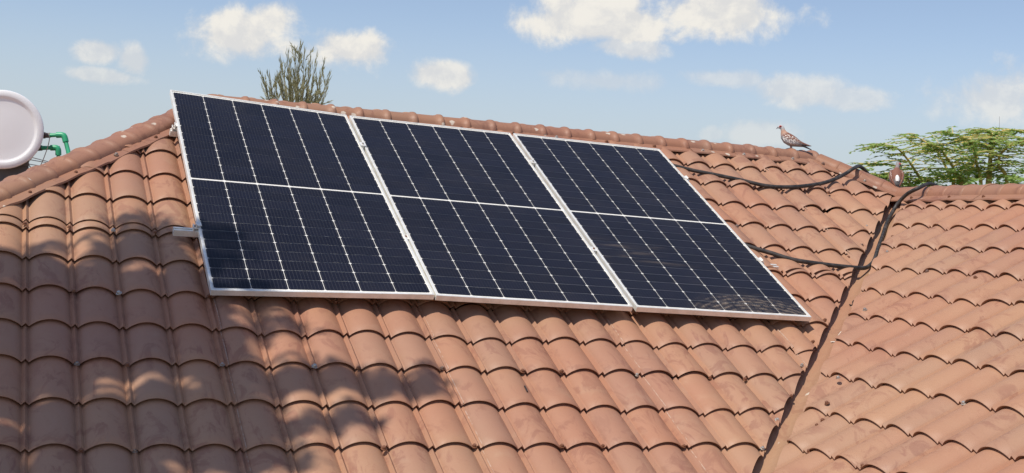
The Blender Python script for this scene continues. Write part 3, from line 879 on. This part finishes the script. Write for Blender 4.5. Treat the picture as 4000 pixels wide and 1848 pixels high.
M_green = mat('green_pipe', lambda nt, b: setc(nt, b, 'Base Color', nt.mix(nt.ramp(nt.noise(nt.n('ShaderNodeNewGeometry').outputs['Position'], 15, 4), .4, .7), (.035, .36, .17), (.05, .42, .22))), rough=.4)
M_brass = mat('old_brass_fitting', None, (.13, .11, .10), .5, .6); M_wire = mat('galvanised_wire', None, (.42, .40, .36), .5, .3); M_valve = mat('purple_valve_handle', None, (.10, .015, .05), .35)
def lathe(c, axis, profile, seg=48):
    u1 = Vector((0, 0, 1)); u1 = (u1 - axis * u1.dot(axis)).normalized(); u2 = axis.cross(u1)
    V, F = [], []
    for (r_, h) in profile:
        for k in range(seg):
            a = 2 * math.pi * k / seg; V.append(c + axis * h + (u1 * math.cos(a) + u2 * math.sin(a)) * r_)
    for j in range(len(profile) - 1):
        for k in range(seg): F.append((j * seg + k, j * seg + (k + 1) % seg, (j + 1) * seg + (k + 1) % seg, (j + 1) * seg + k))
    F.append(tuple(range(seg))); F.append(tuple((len(profile) - 1) * seg + k for k in range(seg - 1, -1, -1)))
    return V, F
V, F = lathe(tc, ax, [(TRr * .02, .006), (TRr * .50, .007), (TRr * .755, .010), (TRr * .785, .009), (TRr * .825, .001), (TRr * .85, -.001), (TRr * .96, 0), (TRr * .99, .006), (TRr, .018), (TRr, .045), (TRr * .985, .05), (TRr * .985, 1.35), (TRr * .96, 1.38), (.01, 1.38)])
mobj('drum', rel(tank, V), F, M_tank, tank, 35)
rb = at_depth(104, 700, TD + .12); lb = rb - lh * -1 * 0 + lh * .62
def hx(p, z): return P(p.x, p.y, z)
zt = tc.z - TRr * .80; zbm = tb_.z - .12
c_ = (rb + lb) / 2 + ax * .35
V, F = box(P(c_.x, c_.y, (zt + zbm) / 2), lh * .31, ax * .35, Vector((0, 0, (zt - zbm) / 2)))
mobj('stand', rel(tank, V), F, M_grey, tank)
V, F = box(P(c_.x, c_.y, zt + .012) - ax * .36, lh * .318, ax * .012, Vector((0, 0, .03)))
mobj('stand_rim', rel(tank, V), F, M_grey, tank)
def pipe(pts, name='pipe'):
    c = [at_depth(x, y, dd) for x, y, dd in pts]
    V, F = tube(c, .0165, 12); o = mobj(name, rel(tank, V), F, M_green, tank, 50)
    for i in (1,):
        a, b_, cc = c[0], c[1], c[2]
        d1 = (a - b_).normalized(); d2 = (cc - b_).normalized()
        V, F = tube(spline([b_ + d1 * .055, b_ + d1 * .02, b_ + (d1 + d2) * .006, b_ + d2 * .02, b_ + d2 * .055], 4), .0215, 12)
        mobj('elbow', rel(tank, V), F, M_green, o, 50)
    return o
pipe([(185, 529, TD + .25), (250, 527, TD + .25), (274, 622, TD + .22), (284, 660, TD + .2)])
pipe([(160, 578, TD + .35), (227, 577, TD + .35), (229, 640, TD + .35), (229, 670, TD + .35)])
V, F = join(tube([at_depth(150, 528, TD + .25), at_depth(176, 529, TD + .25)], .024, 10), tube([at_depth(172, 529, TD + .25), at_depth(196, 529, TD + .25)], .019, 10)); mobj('fitting', rel(tank, V), F, M_brass, tank, 50)
V, F = tube([at_depth(130, 580, TD + .35), at_depth(164, 578, TD + .35)], .021, 10); mobj('fitting', rel(tank, V), F, M_brass, tank, 50)
def wire(pts, rad=.003, name='wire', mt=None):
    c = spline([at_depth(*q) for q in pts], 6); V, F = tube(c, rad, 6); return mobj(name, rel(tank, V), F, mt or M_wire, tank, 60)
wire([(176, 520, TD + .2), (188, 523, TD + .2), (193, 540, TD + .2), (186, 575, TD + .2), (168, 625, TD + .2), (153, 658, TD + .2)], .0035)
wire([(110, 632, TD + .3), (115, 648, TD + .3), (128, 662, TD + .3)], .004); wire([(104, 668, TD + .3), (116, 667, TD + .3), (130, 672, TD + .3)], .004)
for y0, x1, y1 in ((612, 240, 645), (623, 240, 645), (641, 215, 662)): wire([(112, y0, TD + .5), (180, (y0 + y1) / 2 + 1, TD + .7), (x1, y1, TD + .9), (x1 + 60, y1 + 18, TD + 1.1)], .0032)
V, F = join(tube(spline([at_depth(127, 664, TD + .2), at_depth(136, 656, TD + .2), at_depth(150, 655, TD + .2), at_depth(150, 666, TD + .2), at_depth(140, 670, TD + .2)], 5), [.006 + .004 * math.sin(i / 20 * math.pi) for i in range(21)], 8), ball(at_depth(142, 663, TD + .21), (.016, .012, .010)))
mobj('valve_handle', rel(tank, V), F, M_valve, tank, 60)
V, F = join(tube([at_depth(104, 625, TD + .3), at_depth(107, 655, TD + .3), at_depth(106, 668, TD + .3)], [.012, .009, .012], 8)); mobj('valve', rel(tank, V), F, M_brass, tank, 60)

# ------------------------------------------------------------------ small litter on the roof
M_tie = mat('white_nylon', None, (.78, .74, .66), .4); M_blk = mat('black_plastic', None, (.03, .028, .03), .5)
def litter(name, S, pxs, h, rad, mt, label, cat):
    c = spline([hitP(S, x, y, h) for x, y in pxs], 5); V, F = tube(c, rad, 6); o = mobj(name, V, F, mt, None, 60, c[0]); tag(o, label, cat)
litter('cable_tie', B, [(3246, 1336), (3262, 1336), (3272, 1340), (3272, 1350), (3262, 1352)], .0, .0034, M_tie, 'short curled white cable tie lying in the valley gutter', 'cable tie')
litter('cable_tie', B, [(3266, 1333), (3270, 1318), (3280, 1303), (3290, 1291)], .002, .0026, M_tie, 'straight white cable tie offcut lying in the valley gutter', 'cable tie')
litter('plastic_hook', B, [(3336, 1174), (3331, 1180), (3332, 1188), (3325, 1193), (3319, 1190)], .0, .0042, M_blk, 'small dark plastic hook lying in the valley gutter', 'hook')
litter('plastic_clip', B, [(3306, 1264), (3316, 1261), (3322, 1267), (3314, 1276)], .012, .005, M_blk, 'black plastic clip at the edge of the wing tiles', 'clip')
litter('twig', A, [(2049, 1508), (2054, 1517), (2060, 1531)], .048, .004, M_blk, 'short dark twig lying on a tile below the middle panel', 'twig')

# ------------------------------------------------------------------ trees
def leaf_mat(name, c1, c2, trans=.25):
    mt = bpy.data.materials.new(name); mt.use_nodes = True
    t = mt.node_tree; t.nodes.clear(); nt = NT(t)
    pos = nt.n('ShaderNodeNewGeometry').outputs['Position']
    n = nt.noise(pos, 3.0, 3, .6); n2 = nt.noise(pos, 30, 2, .6)
    c = nt.mix(nt.ramp(nt.math('ADD', n, nt.math('MULTIPLY', n2, .5)), .55, .95), c1, c2)
    df = nt.n('ShaderNodeBsdfDiffuse', inp={'Color': c}); tl = nt.n('ShaderNodeBsdfTranslucent', inp={'Color': c})
    mx = nt.n('ShaderNodeMixShader', inp={0: trans, 1: df.outputs[0], 2: tl.outputs[0]})
    t.links.new(mx.outputs[0], nt.n('ShaderNodeOutputMaterial').inputs[0]); return mt
def bark(name, c1, c2): return mat(name, lambda nt, b: setc(nt, b, 'Base Color', nt.mix(nt.ramp(nt.noise(nt.n('ShaderNodeNewGeometry').outputs['Position'], 6, 4), .4, .65), c1, c2)), rough=.9)
class Leaves:
    def __init__(s): s.V, s.F = [], []
    def blade(s, p, d, nrm, ln, wd):
        sd = d.cross(nrm).normalized() * (wd / 2); n = len(s.V)
        s.V += [p, p + d * (ln * .45) + sd, p + d * ln, p + d * (ln * .45) - sd]; s.F.append((n, n + 1, n + 2, n + 3))
def rv(r): return Vector((r.gauss(0, 1), r.gauss(0, 1), r.gauss(0, 1)))

def acacia():
    r = random.Random(21); D0 = 19.0
    base = at_depth(3820, 760, D0); base = P(base.x, base.y, 0)
    e = thing('acacia_tree', 'feathery green yellow-barked tree beyond the roof on the right', 'tree', base)
    Mb = bark('yellow_bark', (.62, .46, .14), (.42, .33, .12)); Ml = leaf_mat('acacia_leaf', (.26, .42, .10), (.46, .57, .20), .55)
    LV = Leaves(); LM = []
    fork = base + Vector((0, 0, 2.6))
    LM.append(tube([base, base + Vector((.05, 0, 1.3)), fork], [.17, .14, .12], 10))
    limbs = [[(3660, 800), (3590, 690), (3535, 610), (3490, 572), (3425, 562)], [(3730, 790), (3710, 690), (3665, 600), (3610, 550), (3545, 522)], [(3760, 800), (3735, 680), (3690, 605), (3660, 570), (3600, 560)],
        [(3830, 800), (3815, 640), (3800, 570), (3765, 540), (3700, 515)], [(3850, 790), (3868, 600), (3865, 560), (3872, 520), (3840, 505)], [(3860, 790), (3872, 610), (3890, 540), (3925, 507), (3985, 512)],
        [(3930, 800), (3900, 640), (3930, 580), (3990, 550), (4060, 540)], [(3990, 800), (4010, 660), (4060, 580), (4140, 540), (4220, 530)], [(3620, 830), (3530, 740), (3460, 690), (3395, 680)], [(3640, 830), (3560, 720), (3500, 650), (3410, 640)],
        [(4080, 820), (4150, 650), (4250, 560), (4330, 540)], [(3760, 830), (3780, 700), (3820, 600), (3790, 530)], [(3560, 840), (3480, 770), (3410, 735)]]
    for L in limbs:
        dep = D0 + r.uniform(-1.1, 1.1); k = len(L)
        pts = [at_depth(x, y, lerp(D0, dep, i / (k - 1)) + r.uniform(-.1, .1)) for i, (x, y) in enumerate(L)]
        c = spline([fork] + pts, 6); n = len(c)
        LM.append(tube(c, [lerp(.060, .005, (i / (n - 1)) ** .40) for i in range(n)], 6))
        for i in range(int(n * .26), n):
            t = i / (n - 1); tang = (c[min(i + 1, n - 1)] - c[i - 1]).normalized()
            for _ in range(r.choice((2, 2, 3))):
                az = r.uniform(0, 2 * math.pi); d = Vector((math.cos(az), math.sin(az), r.uniform(-.05, .16))) + Vector((tang.x, tang.y, tang.z * .25)) * .7
                d.normalize(); ln = r.uniform(.28, .75) * (1.1 - .45 * t)
                q = [c[i]]; steps = 7; dd = d.copy()
                for s in range(steps):
                    dd = (dd + Vector((0, 0, -.055)) + rv(r) * .05).normalized(); q.append(q[-1] + dd * (ln / steps))
                LM.append(tube(q, [lerp(.008, .002, s / steps) for s in range(steps + 1)], 3, False))
                for s in range(1, steps + 1):
                    for _2 in range(3):
                        p = q[s - 1].lerp(q[s], r.random())
                        sd = dd.cross(Vector((0, 0, 1))).normalized() * r.choice((-1, 1))
                        ld = (sd * r.uniform(.5, 1.2) + dd * r.uniform(.2, .9) + Vector((0, 0, r.uniform(-.15, .22)))).normalized()
                        LV.blade(p, ld, (Vector((0, 0, 1)) + rv(r) * .35).normalized(), r.uniform(.05, .10), r.uniform(.020, .034))
    # lower, denser skirt of the crown
    for _ in range(460):
        x = r.uniform(3395, 4400); y = 800 - abs(r.gauss(0, 62)) + (35 if x < 3500 else 0)
        p0 = at_depth(x, y, D0 + r.gauss(0, .8)); az = r.uniform(0, 2 * math.pi); d = Vector((math.cos(az), math.sin(az), r.uniform(0, .5))).normalized(); ln = r.uniform(.2, .5)
        for s in range(16):
            p = p0 + d * (ln * s / 16) + Vector((0, 0, -.10 * (s / 16) ** 2))
            ld = (d.cross(Vector((0, 0, 1))) * r.choice((-1, 1)) + d * r.uniform(0, .8) + Vector((0, 0, r.uniform(-.3, .5)))).normalized()
            LV.blade(p, ld, (Vector((0, 0, 1)) + rv(r) * .5).normalized(), r.uniform(.055, .115), r.uniform(.024, .042))
    V, F = join(*LM); mobj('trunk', rel(e, V), F, Mb, e, 60)
    mobj('crown', rel(e, LV.V), LV.F, Ml, e)
acacia()

def casuarina():
    r = random.Random(5); D0 = 26.0
    b0 = at_depth(1165, 520, D0); base = P(b0.x, b0.y, 0)
    e = thing('casuarina_tree', 'tip of a grey-green feathery conifer rising behind the main ridge', 'tree', base)
    LV = Leaves(); LM = [tube([base, P(b0.x, b0.y, b0.z * .5), b0], [.2, .15, .07], 8)]
    tips = [(1172, 182), (1150, 215), (1122, 212), (1190, 205), (1212, 232), (1135, 250), (1100, 262), (1083, 300), (1045, 292), (1030, 318), (1238, 225), (1262, 268), (1247, 300), (1290, 292), (1278, 335), (1075, 340), (1160, 270), (1195, 280), (1110, 320), (1225, 320), (1145, 330), (1180, 330), (1128, 285), (1060, 365), (1092, 240), (1205, 350)]
    for (x, y) in tips:
        dz_ = r.gauss(0, .45)
        root = b0 + Vector((r.gauss(0, .03), r.gauss(0, .05), r.uniform(-.3, .15)))
        tip = at_depth(x + r.uniform(-3, 3), y, D0 + dz_); mid_ = root.lerp(tip, .5) + Vector(((tip.x - root.x) * .16, 0, -.05))
        c = spline([root, mid_, tip], 14); n = len(c)
        LM.append(tube(c, [lerp(.016, .0025, i / (n - 1)) for i in range(n)], 4, False))
        for i in range(3, n):
            tg = (c[min(i + 1, n - 1)] - c[i - 1]).normalized(); f = i / (n - 1)
            for _ in range(int(lerp(6, 3, f))):
                d = (tg + rv(r) * lerp(.34, .13, f) + Vector((0, 0, .25))).normalized()
                LV.blade(c[i] + rv(r) * .012, d, rv(r).normalized(), r.uniform(.09, .21), r.uniform(.010, .019))
            if r.random() < .22 and f < .9:   # side shoots
                d = (tg + rv(r) * .5 + Vector((0, 0, .3))).normalized(); q = c[i]
                for s in range(7):
                    q = q + d * .045
                    for _ in range(4): LV.blade(q, (d + rv(r) * .22).normalized(), rv(r).normalized(), r.uniform(.07, .14), r.uniform(.010, .018))
    V, F = join(*LM); mobj('trunk', rel(e, V), F, bark('grey_bark', (.16, .12, .09), (.22, .17, .12)), e, 60)
    mobj('crown', rel(e, LV.V), LV.F, leaf_mat('casuarina_needle', (.34, .32, .18), (.50, .46, .26), .5), e)
casuarina()

def shade_tree():
    """the tree that stands left of the house, out of the frame, and dapples the lower left of the roof"""
    r = random.Random(11)
    base = P(-4.8, 4.6, 0)
    e = thing('shade_tree', 'tall leafy tree left of the house that shades the lower left roof', 'tree', base)
    LV = Leaves(); LM = []
    spots = [(150, 1075, 330, 105, 1), (520, 1130, 330, 140, 1), (850, 1040, 150, 90, .35), (200, 1330, 460, 200, 1.15), (640, 1330, 320, 210, 1.15), (930, 1480, 230, 90, .85), (300, 1620, 520, 190, 1), (760, 1640, 270, 130, .95), (1040, 1640, 220, 80, .75),
             (1290, 1495, 150, 55, .7), (1490, 1510, 130, 45, .6), (1650, 1500, 100, 48, .6), (1080, 1290, 120, 45, .45), (960, 1220, 110, 60, .5), (1370, 1660, 110, 55, .55), (560, 880, 110, 45, .45), (650, 960, 170, 60, .8), (250, 1820, 420, 90, .8), (900, 1790, 220, 60, .6), (420, 990, 180, 55, .5), (1120, 1790, 130, 40, .4), (1180, 1395, 60, 30, .3),
             (-500, 1200, 500, 300, 1), (-500, 1650, 500, 250, 1)]
    holes = [(163, 1552, 50, 28), (434, 1502, 65, 20), (402, 1562, 70, 24), (509, 1502, 40, 45), (603, 1483, 55, 22), (742, 1502, 65, 26), (19, 1622, 70, 22), (12, 1666, 70, 16), (94, 1730, 42, 85), (126, 1722, 34, 45), (584, 1798, 75, 22), (170, 1840, 60, 16), (309, 1005, 65, 34), (348, 928, 70, 18), (127, 916, 80, 26),
             (541, 1052, 60, 18), (941, 1241, 36, 32), (1158, 1622, 50, 24), (1108, 1358, 70, 28), (1064, 1414, 70, 26), (1114, 1562, 34, 16), (1315, 1546, 80, 20), (1390, 1703, 70, 22), (1040, 1545, 40, 16), (40, 965, 60, 24), (760, 1000, 30, 30)]
    fork = base + Vector((.6, .0, 5.6))
    LM.append(tube(spline([base, base + Vector((.1, .1, 3)), fork], 6), [lerp(.26, .17, i / 12) for i in range(13)], 12))
    for (cx, cy, rx, ry, w) in spots:
        c0 = hitP(A, cx, cy, .03) + SUN * 6.2
        LM.append(tube(spline([fork, fork.lerp(c0, .5) + Vector((0, 0, .35)), c0], 5), [lerp(.07, .012, i / 10) for i in range(11)], 6))
        n = int(rx * ry * w / 55)
        for _ in range(n):
            a = r.uniform(0, 2 * math.pi); q = math.sqrt(r.random())
            qx, qy = cx + rx * q * math.cos(a), cy + ry * q * math.sin(a)
            if any(((qx - h_[0]) / h_[2]) ** 2 + ((qy - h_[1]) / h_[3]) ** 2 < 2.6 for h_ in holes): continue
            p = hitP(A, qx, qy, .03) + SUN * r.uniform(5.4, 7.2)
            for k in range(3):
                d = rv(r).normalized(); LV.blade(p + rv(r) * .016, d, rv(r).normalized(), r.uniform(.06, .10), r.uniform(.035, .055))
    V, F = join(*LM); mobj('trunk', rel(e, V), F, bark('brown_bark', (.12, .09, .06), (.20, .15, .10)), e, 60)
    mobj('crown', rel(e, LV.V), LV.F, leaf_mat('broad_leaf', (.05, .085, .02), (.09, .13, .035), .2), e)
shade_tree()

# thin mast far behind the tree
mb = at_depth(3905, 700, 60); mast = mobj('antenna_mast', *tube([P(mb.x, mb.y, 0), at_depth(3905, 560, 60), at_depth(3904, 455, 60)], [.03, .012, .008], 6), mat('grey_mast', None, (.35, .33, .32), .6), None, 60, P(mb.x, mb.y, 0))
tag(mast, 'thin grey antenna mast rising above the feathery tree', 'mast')
